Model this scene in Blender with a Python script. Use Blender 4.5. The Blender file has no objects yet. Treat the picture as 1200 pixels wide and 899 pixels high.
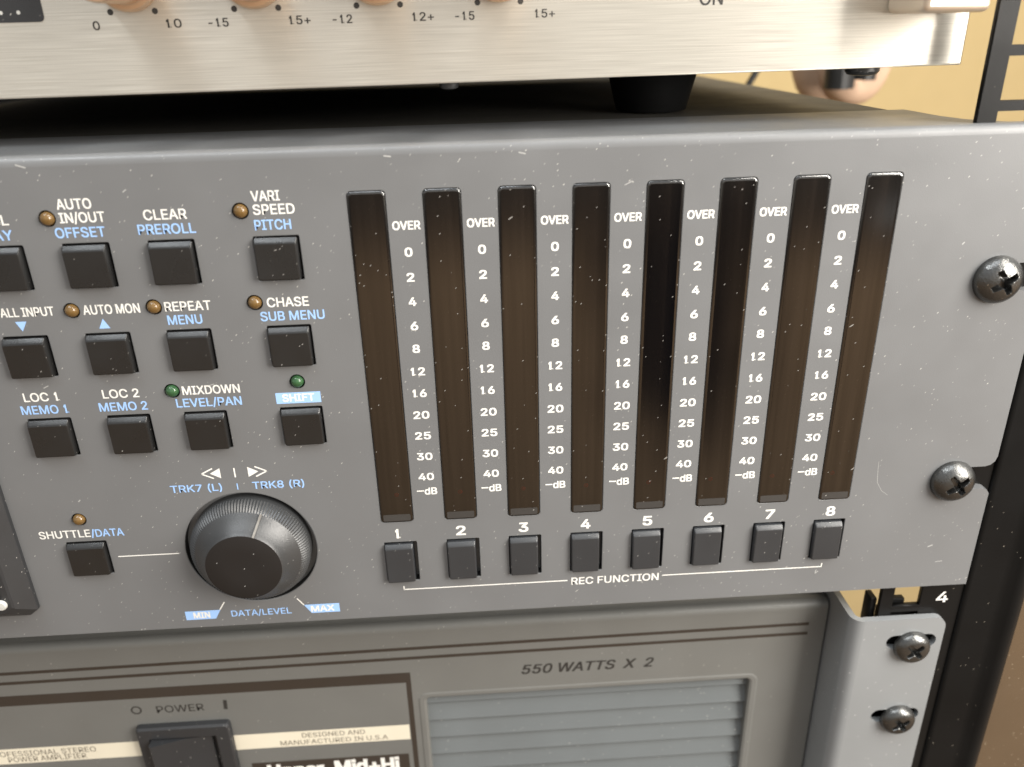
import bpy, bmesh, math, random, os
from mathutils import Vector, Matrix
from mathutils.geometry import tessellate_polygon

random.seed(7)
SC = bpy.context.scene
COL = SC.collection
MM = 0.001
# ------------------------------------------------------------------ camera
cam_d = bpy.data.cameras.new("camera")
cam = bpy.data.objects.new("camera", cam_d)
COL.objects.link(cam)
RIGHT = Vector((0.99816207, -0.0552701, -0.02485336))
DOWN = Vector((-0.04539532, -0.41024609, -0.91084434))
FWD = Vector((0.04014647, 0.9102985, -0.41200109))
M3 = Matrix((RIGHT, -DOWN, -FWD)).transposed()
cam.matrix_world = Matrix.Translation(Vector((37.57992544, -252.29808197, 48.04021092)) * MM) @ M3.to_4x4()
cam_d.sensor_width = 36.0
cam_d.lens = 28.8
cam_d.clip_start = 0.01
cam_d.clip_end = 50.0
cam_d.dof.use_dof = True
cam_d.dof.focus_distance = 0.283
cam_d.dof.aperture_fstop = 8.6
SC.camera = cam

# ------------------------------------------------------------------ light
SC.view_settings.view_transform = 'Standard'
SC.view_settings.look = 'None'
SC.view_settings.exposure = 0.0
SC.view_settings.gamma = 1.0

W = bpy.data.worlds.new("World")
SC.world = W
W.use_nodes = True
nt = W.node_tree
nt.nodes.clear()


def N(t, kind, **kw):
    n = t.nodes.new(kind)
    for k, v in kw.items():
        setattr(n, k, v)
    return n


def math_node(t, op, a, b=None):
    n = N(t, 'ShaderNodeMath', operation=op)
    for i, v in enumerate((a, b)):
        if v is None:
            continue
        if isinstance(v, (int, float)):
            n.inputs[i].default_value = v
        else:
            t.links.new(v, n.inputs[i])
    return n.outputs[0]


# the room round the rack as a procedural environment: pale ceiling, warm walls, brown floor, the dark clothes of the person in front
out = N(nt, 'ShaderNodeOutputWorld')
bg = N(nt, 'ShaderNodeBackground')
bg.inputs['Strength'].default_value = 1.0
nt.links.new(bg.outputs[0], out.inputs[0])
tc = N(nt, 'ShaderNodeTexCoord')
sep = N(nt, 'ShaderNodeSeparateXYZ')
nt.links.new(tc.outputs['Generated'], sep.inputs[0])
ramp = N(nt, 'ShaderNodeValToRGB')
hz = math_node(nt, 'MULTIPLY_ADD', sep.outputs['Z'], 0.5)
hz.node.inputs[2].default_value = 0.5
nt.links.new(hz, ramp.inputs[0])
cr = ramp.color_ramp
stops = [(0.0, (0.24, 0.18, 0.13)), (0.2, (0.40, 0.28, 0.18)), (0.355, (0.64, 0.43, 0.26)), (0.392, (0.20, 0.15, 0.115)), (0.42, (0.12, 0.11, 0.10)), (0.455, (0.80, 0.73, 0.62)), (0.53, (1.0, 0.97, 0.92)), (0.75, (0.85, 0.87, 0.88)), (1.0, (1.05, 1.1, 1.15))]
while len(cr.elements) > 1:
    cr.elements.remove(cr.elements[-1])
cr.elements[0].position = stops[0][0]
cr.elements[0].color = stops[0][1] + (1,)
for p, c in stops[1:]:
    e = cr.elements.new(p)
    e.color = c + (1,)


def blob(direction, r0, r1, squash=(1, 1, 1)):
    """1 inside a soft patch round a direction, 0 outside"""
    sub = N(nt, 'ShaderNodeVectorMath', operation='SUBTRACT')
    nt.links.new(tc.outputs['Generated'], sub.inputs[0])
    sub.inputs[1].default_value = Vector(direction).normalized()
    mul = N(nt, 'ShaderNodeVectorMath', operation='MULTIPLY')
    nt.links.new(sub.outputs[0], mul.inputs[0])
    mul.inputs[1].default_value = squash
    ln = N(nt, 'ShaderNodeVectorMath', operation='LENGTH')
    nt.links.new(mul.outputs[0], ln.inputs[0])
    noi = N(nt, 'ShaderNodeTexNoise')
    noi.inputs['Scale'].default_value = 9.0
    nt.links.new(tc.outputs['Generated'], noi.inputs['Vector'])
    d = math_node(nt, 'MULTIPLY_ADD', noi.outputs[0], 0.12)
    nt.links.new(ln.outputs['Value'], d.node.inputs[2])
    mr = N(nt, 'ShaderNodeMapRange', interpolation_type='SMOOTHSTEP')
    nt.links.new(d, mr.inputs[0])
    mr.inputs[1].default_value = r0
    mr.inputs[2].default_value = r1
    mr.inputs[3].default_value = 1.0
    mr.inputs[4].default_value = 0.0
    return mr.outputs[0]


def mix_rgb(t, fac, a, b, mode='MIX'):
    m = N(t, 'ShaderNodeMix', data_type='RGBA', blend_type=mode)
    for i, v in ((0, fac), (6, a), (7, b)):
        if isinstance(v, (int, float)):
            m.inputs[i].default_value = v
        elif isinstance(v, tuple):
            m.inputs[i].default_value = v + (1,) if len(v) == 3 else v
        else:
            t.links.new(v, m.inputs[i])
    return m.outputs[2]


c = ramp.outputs[0]
# left side of the room a little dimmer, right side brighter and warm
mrx = N(nt, 'ShaderNodeMapRange', interpolation_type='SMOOTHSTEP')
nt.links.new(sep.outputs['X'], mrx.inputs[0])
mrx.inputs[1].default_value = -0.7
mrx.inputs[2].default_value = 0.75
c = mix_rgb(nt, 1.0, c, mix_rgb(nt, mrx.outputs[0], (0.75, 0.75, 0.76), (1.25, 1.22, 1.19)), 'MULTIPLY')
c = mix_rgb(nt, blob((0.24, -0.92, -0.33), 0.10, 0.22, (1.0, 1.0, 0.5)), c, (0.03, 0.03, 0.036))
c = mix_rgb(nt, blob((-0.08, -0.26, 0.95), 0.16, 0.30), c, (6.5, 6.9, 7.3))  # bright patch added overhead to strengthen highlights on key tops and panel lip
c = mix_rgb(nt, blob((0.462, -0.864, -0.205), 0.062, 0.100, (1, 1, 1.2)), c, (0.95, 0.95, 0.93))
nt.links.new(c, bg.inputs['Color'])


def area(name, loc, target, sx, sy, watts, color):
    d = bpy.data.lights.new(name, 'AREA')
    d.shape = 'RECTANGLE'
    d.size, d.size_y = sx, sy
    d.energy = watts
    d.color = color
    o = bpy.data.objects.new(name, d)
    COL.objects.link(o)
    o.location = loc
    o.rotation_euler = (Vector(target) - Vector(loc)).to_track_quat('-Z', 'Y').to_euler()
    return o


area("ceiling_light", (-0.75, -0.55, 1.55), (0.05, 0, -0.1), 1.1, 0.12, 13.0, (0.93, 0.975, 1.0))
area("ceiling_light", (1.0, -0.5, 1.6), (0.05, 0, -0.1), 1.1, 0.22, 18.0, (1.0, 0.95, 0.87))
area("right_fill_light", (0.66, -0.45, 0.22), (0.2, 0, -0.08), 0.4, 0.6, 15.5, (1.0, 0.95, 0.88))  # unseen area lamp added to brighten the panel toward its right end
area("ceiling_light", (0.3, 0.35, 1.6), (0.3, 0.75, -0.1), 1.1, 0.3, 14.0, (1.0, 0.9, 0.74))


# ------------------------------------------------------------------ materials
def principled(name):
    m = bpy.data.materials.new(name)
    m.use_nodes = True
    t = m.node_tree
    return m, t, t.nodes['Principled BSDF']


def specks(t, co, scale, thr, keep, stretch=(1, 1, 1), rot=0.0):
    """mask of sparse dust specks: cells of a Voronoi whose random value passes, and only near the cell centre"""
    m0 = N(t, 'ShaderNodeMapping')
    m0.inputs['Rotation'].default_value = (0, -rot, 0)
    t.links.new(co, m0.inputs[0])
    mp = N(t, 'ShaderNodeMapping')
    mp.inputs['Scale'].default_value = stretch
    t.links.new(m0.outputs[0], mp.inputs[0])
    v = N(t, 'ShaderNodeTexVoronoi', feature='F1')
    v.inputs['Scale'].default_value = scale
    t.links.new(mp.outputs[0], v.inputs['Vector'])
    near = math_node(t, 'LESS_THAN', v.outputs['Distance'], thr)
    s = N(t, 'ShaderNodeSeparateColor')
    t.links.new(v.outputs['Color'], s.inputs[0])
    pick = math_node(t, 'GREATER_THAN', s.outputs[0], keep)
    amp = math_node(t, 'MULTIPLY', near, pick)
    return math_node(t, 'MULTIPLY', amp, math_node(t, 'MULTIPLY_ADD', s.outputs[1], 0.8))


def own_coords(t):
    """object coordinates shifted by where the object stands, so copies do not repeat their dust"""
    a = N(t, 'ShaderNodeVectorMath', operation='ADD')
    t.links.new(N(t, 'ShaderNodeTexCoord').outputs['Object'], a.inputs[0])
    t.links.new(N(t, 'ShaderNodeObjectInfo').outputs['Location'], a.inputs[1])
    return a.outputs[0]


def paint(name, base, rough, metallic=0.0, dust=1.0, dust_color=(0.46, 0.45, 0.42), mottle=0.12, bump=0.0, coat=0.0, bump_scale=2500, spec=0.5):
    m, t, b = principled(name)
    co = own_coords(t)
    n1 = N(t, 'ShaderNodeTexNoise')
    n1.inputs['Scale'].default_value = 28.0
    n1.inputs['Detail'].default_value = 6.0
    t.links.new(co, n1.inputs['Vector'])
    lo = tuple(x * (1 - mottle) for x in base)
    hi = tuple(x * (1 + mottle) for x in base)
    col = mix_rgb(t, n1.outputs[0], lo, hi)
    if dust > 0:
        a = specks(t, co, 520.0, 0.065, 1 - 0.22 * dust, (1.0, 1.0, 0.45), 0.8)
        d2 = specks(t, co, 900.0, 0.11, 1 - 0.40 * dust, (1.0, 1.0, 0.34), 0.75)
        d3 = specks(t, co, 240.0, 0.028, 1 - 0.30 * dust, (1.0, 1.0, 0.14), 0.9)
        # dust gathers unevenly
        nd = N(t, 'ShaderNodeTexNoise')
        nd.inputs['Scale'].default_value = 22.0
        nd.inputs['Detail'].default_value = 3.0
        t.links.new(co, nd.inputs['Vector'])
        mrd = N(t, 'ShaderNodeMapRange')
        t.links.new(nd.outputs[0], mrd.inputs[0])
        mrd.inputs[1].default_value = 0.36
        mrd.inputs[2].default_value = 0.62
        mrd.inputs[3].default_value = 0.25
        mrd.inputs[4].default_value = 1.0
        mx = math_node(t, 'MULTIPLY', math_node(t, 'MAXIMUM', math_node(t, 'MAXIMUM', a, d2), d3), mrd.outputs[0])
        col = mix_rgb(t, mx, col, dust_color)
    t.links.new(col, b.inputs['Base Color'])
    n2 = N(t, 'ShaderNodeTexNoise')
    n2.inputs['Scale'].default_value = 60.0
    n2.inputs['Detail'].default_value = 5.0
    t.links.new(co, n2.inputs['Vector'])
    mr = N(t, 'ShaderNodeMapRange')
    t.links.new(n2.outputs[0], mr.inputs[0])
    mr.inputs[1].default_value = 0.3
    mr.inputs[2].default_value = 0.7
    mr.inputs[3].default_value = max(0.02, rough - 0.06)
    mr.inputs[4].default_value = rough + 0.08
    t.links.new(mr.outputs[0], b.inputs['Roughness'])
    b.inputs['Metallic'].default_value = metallic
    b.inputs['Specular IOR Level'].default_value = spec
    b.inputs['Coat Weight'].default_value = coat
    if bump > 0:
        n3 = N(t, 'ShaderNodeTexNoise')
        n3.inputs['Scale'].default_value = bump_scale
        n3.inputs['Detail'].default_value = 2.0
        t.links.new(co, n3.inputs['Vector'])
        bp = N(t, 'ShaderNodeBump')
        bp.inputs['Strength'].default_value = bump
        bp.inputs['Distance'].default_value = 0.0002
        t.links.new(n3.outputs[0], bp.inputs['Height'])
        t.links.new(bp.outputs[0], b.inputs['Normal'])
    return m


def flat(name, base, rough=0.6, metallic=0.0, spec=0.5):
    return paint(name, base, rough, metallic, dust=0.0, mottle=0.06, spec=spec)


M = {}
M['panel'] = paint('grey_panel_paint', (0.137, 0.140, 0.143), 0.37, dust=1.0, bump=0.16, mottle=0.13)
M['key'] = paint('black_key_plastic', (0.010, 0.010, 0.010), 0.30, spec=0.65, dust=1.0, dust_color=(0.32, 0.31, 0.29), bump=0.25, bump_scale=6000)
M['reckey'] = paint('charcoal_key_plastic', (0.026, 0.028, 0.031), 0.38, spec=0.6, dust=1.1, dust_color=(0.45, 0.44, 0.42), bump=0.25, bump_scale=6000)
M['hole'] = flat('black_recess', (0.004, 0.004, 0.004), 0.8)
M['slotwall'] = flat('slot_wall', (0.22, 0.22, 0.23), 0.5)
M['display'] = flat('meter_display', (0.16, 0.095, 0.05), 0.55)
M['displayback'] = flat('meter_back', (0.035, 0.026, 0.02), 0.7)
M['lensfoot'] = paint('frosted_lens_foot', (0.040, 0.038, 0.036), 0.35, dust=0.8)
M['redlamp'] = flat('red_lamp', (0.85, 0.05, 0.03), 0.25)
M['white'] = paint('white_ink', (0.72, 0.71, 0.67), 0.6, dust=0.0, mottle=0.18)
M['blue'] = flat('blue_ink', (0.30, 0.48, 0.80), 0.6)
M['black_ink'] = flat('black_ink', (0.024, 0.022, 0.020), 0.6)
M['brown_ink'] = flat('dark_brown_ink', (0.030, 0.022, 0.016), 0.6)
M['faded_ink'] = flat('faded_ink', (0.10, 0.085, 0.065), 0.6)
M['cover'] = paint('dusty_steel_cover', (0.060, 0.056, 0.046), 0.62, dust=1.6, dust_color=(0.34, 0.33, 0.28), mottle=0.35, bump=0.5, bump_scale=900)
M['knob'] = paint('black_knob_plastic', (0.034, 0.035, 0.036), 0.34, spec=0.6, dust=0.35, dust_color=(0.3, 0.3, 0.28), bump=0.35, bump_scale=3500)
M['cap'] = paint('matte_knob_cap', (0.014, 0.012, 0.011), 0.55, dust=0.45, dust_color=(0.4, 0.4, 0.38), spec=0.25)
M['door'] = paint('black_door_plastic', (0.024, 0.025, 0.027), 0.45, dust=0.9, bump=0.2, bump_scale=5000)
M['screw'] = paint('blackened_screw_steel', (0.115, 0.115, 0.112), 0.27, metallic=0.9, dust=1.2, dust_color=(0.5, 0.47, 0.42), mottle=0.5, bump=0.6, bump_scale=1500)
M['amp'] = paint('grey_brown_amp_paint', (0.130, 0.130, 0.122), 0.5, dust=0.2, mottle=0.12, bump=0.15)
M['louvre'] = paint('blue_grey_louvre', (0.115, 0.127, 0.131), 0.45, dust=0.4, mottle=0.12)
M['ear'] = paint('grey_bracket_paint', (0.20, 0.208, 0.212), 0.34, dust=0.6, dust_color=(0.7, 0.7, 0.68), mottle=0.12, bump=0.1)
M['beige'] = paint('beige_strip', (0.66, 0.61, 0.49), 0.5, dust=0.5, dust_color=(0.5, 0.42, 0.24), mottle=0.14)
M['rack'] = paint('black_rack_paint', (0.007, 0.007, 0.007), 0.34, spec=0.14, dust=0.25, mottle=0.3, dust_color=(0.3, 0.27, 0.22), bump=0.15)
M['rackside'] = paint('reflected_brown_side', (0.085, 0.058, 0.035), 0.30, dust=1.0, dust_color=(0.5, 0.42, 0.3), mottle=0.15)  # brown floor reflection put into the base colour of the black metal side
M['rubber'] = flat('black_rubber', (0.003, 0.003, 0.003), 0.75, spec=0.12)
M['wall'] = flat('yellow_wall_paint', (0.52, 0.395, 0.195), 0.85)
M['pink'] = flat('pink_beige_sheath', (0.50, 0.34, 0.235), 0.75)
M['blackcable'] = flat('black_cable', (0.012, 0.012, 0.012), 0.5)
M['pointer'] = flat('lit_pointer_tone', (0.16, 0.15, 0.135), 0.35)  # light caught by the pointer rib put into its pale colour
M['nick'] = flat('bare_nick', (0.34, 0.34, 0.33), 0.5)
M['lampgrey'] = paint('pale_grey_plastic', (0.5, 0.5, 0.47), 0.5, dust=0.5)


def silver():
    m, t, b = principled('brushed_aluminium')
    co = N(t, 'ShaderNodeTexCoord').outputs['Object']
    mp = N(t, 'ShaderNodeMapping')
    mp.inputs['Scale'].default_value = (40, 400, 2600)
    t.links.new(co, mp.inputs[0])
    n = N(t, 'ShaderNodeTexNoise')
    n.inputs['Scale'].default_value = 1.0
    n.inputs['Detail'].default_value = 5.0
    t.links.new(mp.outputs[0], n.inputs['Vector'])
    t.links.new(mix_rgb(t, n.outputs[0], (0.44, 0.42, 0.37), (0.78, 0.75, 0.675)), b.inputs['Base Color'])
    b.inputs['Metallic'].default_value = 0.7
    mr = N(t, 'ShaderNodeMapRange')
    t.links.new(n.outputs[0], mr.inputs[0])
    mr.inputs[3].default_value = 0.26
    mr.inputs[4].default_value = 0.44
    t.links.new(mr.outputs[0], b.inputs['Roughness'])
    b.inputs['Anisotropic'].default_value = 0.85
    tan = N(t, 'ShaderNodeCombineXYZ')
    tan.inputs[2].default_value = 1.0
    t.links.new(tan.outputs[0], b.inputs['Tangent'])
    bp = N(t, 'ShaderNodeBump')
    bp.inputs['Strength'].default_value = 0.7
    bp.inputs['Distance'].default_value = 0.00006
    t.links.new(n.outputs[0], bp.inputs['Height'])
    t.links.new(bp.outputs[0], b.inputs['Normal'])
    return m


M['silver'] = silver()
M['champagne'] = flat('champagne_knob_metal', (0.72, 0.52, 0.36), 0.3, metallic=0.85)
M['handle'] = flat('handle_metal', (0.84, 0.74, 0.62), 0.32, metallic=0.85)


def smoked():
    m = bpy.data.materials.new('smoked_acrylic')
    m.use_nodes = True
    t = m.node_tree
    t.nodes.clear()
    o = N(t, 'ShaderNodeOutputMaterial')
    co = own_coords(t)
    tr = N(t, 'ShaderNodeBsdfTransparent')
    tr.inputs[0].default_value = (0.38, 0.32, 0.28, 1)
    gl = N(t, 'ShaderNodeBsdfGlossy')
    gl.inputs['Roughness'].default_value = 0.09
    mp = N(t, 'ShaderNodeMapping')
    mp.inputs['Scale'].default_value = (520, 1, 14)
    t.links.new(co, mp.inputs[0])
    ns = N(t, 'ShaderNodeTexNoise')
    ns.inputs['Scale'].default_value = 1.0
    ns.inputs['Detail'].default_value = 4.0
    t.links.new(mp.outputs[0], ns.inputs['Vector'])
    t.links.new(mix_rgb(t, ns.outputs[0], (0.55, 0.55, 0.55), (1.0, 1.0, 1.0)), gl.inputs[0])
    fr = N(t, 'ShaderNodeFresnel')
    fr.inputs['IOR'].default_value = 2.2
    mx = N(t, 'ShaderNodeMixShader')
    t.links.new(fr.outputs[0], mx.inputs[0])
    t.links.new(tr.outputs[0], mx.inputs[1])
    t.links.new(gl.outputs[0], mx.inputs[2])
    a = specks(t, co, 640.0, 0.085, 0.42, (1.0, 1.0, 0.40), 0.8)
    a2 = specks(t, co, 180.0, 0.040, 0.3, (1.0, 1.0, 0.22), 1.0)
    df = N(t, 'ShaderNodeBsdfDiffuse')
    df.inputs[0].default_value = (0.21, 0.20, 0.185, 1)
    m2 = N(t, 'ShaderNodeMixShader')
    t.links.new(math_node(t, 'MAXIMUM', a, a2), m2.inputs[0])
    t.links.new(mx.outputs[0], m2.inputs[1])
    t.links.new(df.outputs[0], m2.inputs[2])
    t.links.new(m2.outputs[0], o.inputs[0])
    return m


M['smoked'] = smoked()


def lens(name, base, deep):
    m, t, b = principled(name)
    co = N(t, 'ShaderNodeTexCoord').outputs['Object']
    n = N(t, 'ShaderNodeTexNoise')
    n.inputs['Scale'].default_value = 900.0
    t.links.new(co, n.inputs['Vector'])
    t.links.new(mix_rgb(t, n.outputs[0], deep, base), b.inputs['Base Color'])
    b.inputs['Roughness'].default_value = 0.12
    b.inputs['Transmission Weight'].default_value = 0.35
    b.inputs['IOR'].default_value = 1.5
    return m


M['amber'] = lens('amber_lens', (0.28, 0.17, 0.06), (0.13, 0.07, 0.02))
M['green'] = lens('green_lens', (0.07, 0.18, 0.07), (0.02, 0.07, 0.03))


# ------------------------------------------------------------------ geometry helpers (millimetres; X right, Y into the rack, Z up)
def add_mesh(bm, me):
    bm.from_mesh(me)


def link_obj(name, me, parent=None, loc=(0, 0, 0)):
    o = bpy.data.objects.new(name, me)
    COL.objects.link(o)
    o.location = Vector(loc) * MM
    if parent:
        o.parent = parent
    return o


def finish(bm, mats, name, smooth=32):
    me = bpy.data.meshes.new(name)
    for v in bm.verts:
        v.co *= MM
    bm.to_mesh(me)
    bm.free()
    for m in (mats if isinstance(mats, (list, tuple)) else [mats]):
        me.materials.append(m)
    if smooth:
        me.polygons.foreach_set('use_smooth', [True] * len(me.polygons))
        me.set_sharp_from_angle(angle=math.radians(smooth))
        for p in me.polygons:
            if abs(p.normal.y) > 0.9999:
                p.use_smooth = False
    return me


ORIGIN = {}


def thing(name, label, cat, base, group=None):
    o = bpy.data.objects.new(name, None)
    COL.objects.link(o)
    o.empty_display_size = 0.02
    o.location = Vector(base) * MM
    o['label'] = label
    o['category'] = cat
    if group:
        o['group'] = group
    ORIGIN[o.name] = Vector(base)
    return o


def part(name, bm, mats, parent, smooth=32, at=None, label=None):
    """bm in scene millimetres when at is None, else in millimetres round the point at"""
    org = Vector(at) if at else ORIGIN[parent.name].copy()
    if at is None:
        bmesh.ops.translate(bm, verts=bm.verts, vec=-org)
    me = finish(bm, mats, name, smooth)
    return put(name, me, parent, org, label)


def put(name, me, parent, org, label=None):
    o = link_obj(name, me, parent, Vector(org) - ORIGIN[parent.name])
    ORIGIN[o.name] = Vector(org)
    if label:
        o['label'] = label
    return o


def rrect(x0, x1, z0, z1, r, seg=4):
    """rounded rectangle loop (x, z), counter-clockwise; r one radius or (bl, br, tr, tl)"""
    if isinstance(r, (int, float)):
        r = (r,) * 4
    pts = []
    for (cx, cz, a0, q) in ((x0, z0, 180, 0), (x1, z0, 270, 1), (x1, z1, 0, 2), (x0, z1, 90, 3)):
        rr = r[q]
        sx = 1 if cx == x0 else -1
        sz = 1 if cz == z0 else -1
        ox, oz = cx + sx * rr, cz + sz * rr
        for k in range(seg + 1):
            a = math.radians(a0 + 90 * k / seg)
            pts.append((ox + rr * math.cos(a), oz + rr * math.sin(a)))
    return pts


def circ(cx, cz, r, n=40):
    return [(cx + r * math.cos(2 * math.pi * k / n), cz + r * math.sin(2 * math.pi * k / n)) for k in range(n)]


def ring(bm, pts, y):
    return [bm.verts.new((p[0], y, p[1])) for p in pts]


def bridge(bm, a, b, mat=0):
    n = len(a)
    for i in range(n):
        f = bm.faces.new((a[i], a[(i + 1) % n], b[(i + 1) % n], b[i]))
        f.material_index = mat


def loft(bm, loops, cap0=False, cap1=True, mat=0):
    rs = [[bm.verts.new(p) for p in lp] for lp in loops]
    for a, b in zip(rs, rs[1:]):
        bridge(bm, a, b, mat)
    if cap0:
        bm.faces.new(rs[0][::-1]).material_index = mat
    if cap1:
        bm.faces.new(rs[-1]).material_index = mat
    return rs


def plate(bm, outer, holes, y, mat=0):
    """flat sheet in the plane y with holes"""
    edges = []
    for lp in [outer] + holes:
        vs = ring(bm, lp, y)
        for i in range(len(vs)):
            edges.append(bm.edges.new((vs[i], vs[(i + 1) % len(vs)])))
    r = bmesh.ops.triangle_fill(bm, use_beauty=True, use_dissolve=False, edges=edges, normal=(0, -1, 0))
    for f in r['geom']:
        if isinstance(f, bmesh.types.BMFace):
            f.material_index = mat


def wall_ring(bm, lp, inner, y0, yb, y1, mat=0, mat2=None):
    """rounded lip from loop lp at y0 to loop inner at yb, then straight to y1"""
    a = ring(bm, lp, y0)
    mid = [((p[0] * 0.3 + q[0] * 0.7), (p[1] * 0.3 + q[1] * 0.7)) for p, q in zip(lp, inner)]
    m = ring(bm, mid, y0 + (yb - y0) * 0.3)
    b = ring(bm, inner, yb)
    c_ = ring(bm, inner, y1)
    bridge(bm, a, m, mat)
    bridge(bm, m, b, mat)
    bridge(bm, b, c_, mat if mat2 is None else mat2)


def box(bm, x0, x1, y0, y1, z0, z1, mat=0, bevel=0.0, seg=2):
    vs = [bm.verts.new((x, y, z)) for x in (x0, x1) for y in (y0, y1) for z in (z0, z1)]
    fs = []
    for idx in ((0, 1, 3, 2), (4, 6, 7, 5), (0, 4, 5, 1), (2, 3, 7, 6), (0, 2, 6, 4), (1, 5, 7, 3)):
        f = bm.faces.new([vs[i] for i in idx])
        f.material_index = mat
        fs.append(f)
    if bevel > 0:
        es = list({e for f in fs for e in f.edges})
        bmesh.ops.bevel(bm, geom=es, offset=bevel, segments=seg, profile=0.5, affect='EDGES')


def quad(bm, pts, mat=0):
    f = bm.faces.new([bm.verts.new(p) for p in pts])
    f.material_index = mat


def profile_x(bm, prof, x0, x1, mat=0, closed=False, caps=False):
    """a (y, z) profile drawn along X"""
    a = [bm.verts.new((x0, y, z)) for y, z in prof]
    b = [bm.verts.new((x1, y, z)) for y, z in prof]
    n = len(prof)
    for i in range(n if closed else n - 1):
        bm.faces.new((a[i], b[i], b[(i + 1) % n], a[(i + 1) % n])).material_index = mat
    if caps:
        bm.faces.new(a).material_index = mat
        bm.faces.new(b[::-1]).material_index = mat


def lathe(bm, prof, cx, cz, n=64, mat=0, cap=True, flute=None):
    """profile of (r, y) turned about the axis along Y through (cx, cz); flute = (first, last, depth) ribs some rings"""
    rs = []
    for k, (r, y) in enumerate(prof):
        loop = []
        for i in range(n):
            rr = r
            if flute and flute[0] <= k <= flute[1] and i % 2:
                rr = r - flute[2]
            a = 2 * math.pi * i / n
            loop.append(bm.verts.new((cx + rr * math.cos(a), y, cz + rr * math.sin(a))))
        rs.append(loop)
    for a, b in zip(rs, rs[1:]):
        bridge(bm, a, b, mat)
    if cap:
        bm.faces.new(rs[-1]).material_index = mat
    return rs


def tube(bm, pts, r, n=10, mat=0):
    prev = None
    for i, p in enumerate(pts):
        p = Vector(p)
        d = (Vector(pts[min(i + 1, len(pts) - 1)]) - Vector(pts[max(i - 1, 0)])).normalized()
        u = d.cross(Vector((0, 1, 0.13))).normalized()
        v = d.cross(u)
        loop = [bm.verts.new(p + r * (math.cos(2 * math.pi * k / n) * u + math.sin(2 * math.pi * k / n) * v)) for k in range(n)]
        if prev:
            bridge(bm, prev, loop, mat)
        else:
            bm.faces.new(loop[::-1]).material_index = mat
        prev = loop
    bm.faces.new(prev).material_index = mat


# lettering: outlines of Blender's own bundled sans-serif, made into flat meshes
try:
    FONT = bpy.data.fonts.load(os.path.join(bpy.utils.system_resource('DATAFILES'), 'fonts', 'Inter.woff2'))
except Exception:
    FONT = None


NSPL = {}


def spline_count(ch):
    if ch not in NSPL:
        cu = bpy.data.curves.new('lettering', 'FONT')
        if FONT:
            cu.font = FONT
        cu.body = ch
        ob = bpy.data.objects.new('lettering', cu)
        NSPL[ch] = len(ob.to_curve(bpy.context.evaluated_depsgraph_get()).splines) if ch != ' ' else 0
        ob.to_curve_clear()
        bpy.data.objects.remove(ob)
        bpy.data.curves.remove(cu)
    return NSPL[ch]


def glyphs(body):
    """flat triangles of a string, filled outline by outline so overlapping strokes stay whole"""
    cu = bpy.data.curves.new('lettering', 'FONT')
    if FONT:
        cu.font = FONT
    cu.body = body
    ob = bpy.data.objects.new('lettering', cu)
    c2 = ob.to_curve(bpy.context.evaluated_depsgraph_get())
    loops = []
    owner = [ch for ch in body for _ in range(spline_count(ch))] if len(body) > 1 else [body] * len(c2.splines)
    for sp, ch in zip(c2.splines, owner):
        bp = sp.bezier_points
        pts = []
        if ch == '1':                        # plain stem with a flag, no foot
            xs = [p.co.x for p in bp]
            ys = [p.co.y for p in bp]
            xa, w_, ya, h_ = min(xs), max(xs) - min(xs), min(ys), max(ys) - min(ys)
            sr, sw_ = xa + 0.86 * w_, 0.135 * h_
            loops.append((-w_ * h_, [Vector(p + (0,)) for p in ((sr, ya), (sr - sw_, ya), (sr - sw_, ya + .76 * h_), (xa + .22 * w_, ya + .66 * h_), (xa + .22 * w_, ya + .80 * h_), (sr - .75 * sw_, ya + h_), (sr, ya + h_))]))
            continue
        n = len(bp)
        for k in range(n):
            a, b = bp[k], bp[(k + 1) % n]
            p0, p1, p2, p3 = a.co, a.handle_right, b.handle_left, b.co
            straight = abs((p3 - p0).length - (p1 - p0).length - (p2 - p1).length - (p3 - p2).length) < 1e-4
            for q in range(1 if straight else 4):
                t_ = q / 4
                u = 1 - t_
                p = p0 * u ** 3 + p1 * 3 * u * u * t_ + p2 * 3 * u * t_ * t_ + p3 * t_ ** 3
                if not pts or (Vector((p.x, p.y, 0)) - pts[-1]).length > 1e-4:
                    pts.append(Vector((p.x, p.y, 0)))
        if len(pts) > 2:
            area_ = sum(pts[k].x * pts[(k + 1) % len(pts)].y - pts[(k + 1) % len(pts)].x * pts[k].y for k in range(len(pts)))
            loops.append((area_, pts))
    ob.to_curve_clear()
    bpy.data.objects.remove(ob)
    bpy.data.curves.remove(cu)
    sign = 1 if max(loops, key=lambda l: abs(l[0]))[0] > 0 else -1
    outs = [p for a, p in loops if a * sign > 0]
    ins = [p for a, p in loops if a * sign < 0]

    def inside(p, poly_):
        r = False
        for k in range(len(poly_)):
            a, b = poly_[k], poly_[k - 1]
            if (a.y > p.y) != (b.y > p.y) and p.x < (b.x - a.x) * (p.y - a.y) / (b.y - a.y) + a.x:
                r = not r
        return r
    vs, fs = [], []
    for layer, o_ in enumerate(outs):
        hs = [h for h in ins if inside(h[0], o_) and inside(h[len(h) // 2], o_)]
        polys = [o_] + hs
        base = len(vs)
        for pl in polys:
            vs += [Vector((p.x, p.y, layer % 2)) for p in pl]
        fs += [tuple(base + k for k in tri) for tri in tessellate_polygon(polys)]
    return vs, fs


CAP = {}


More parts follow.
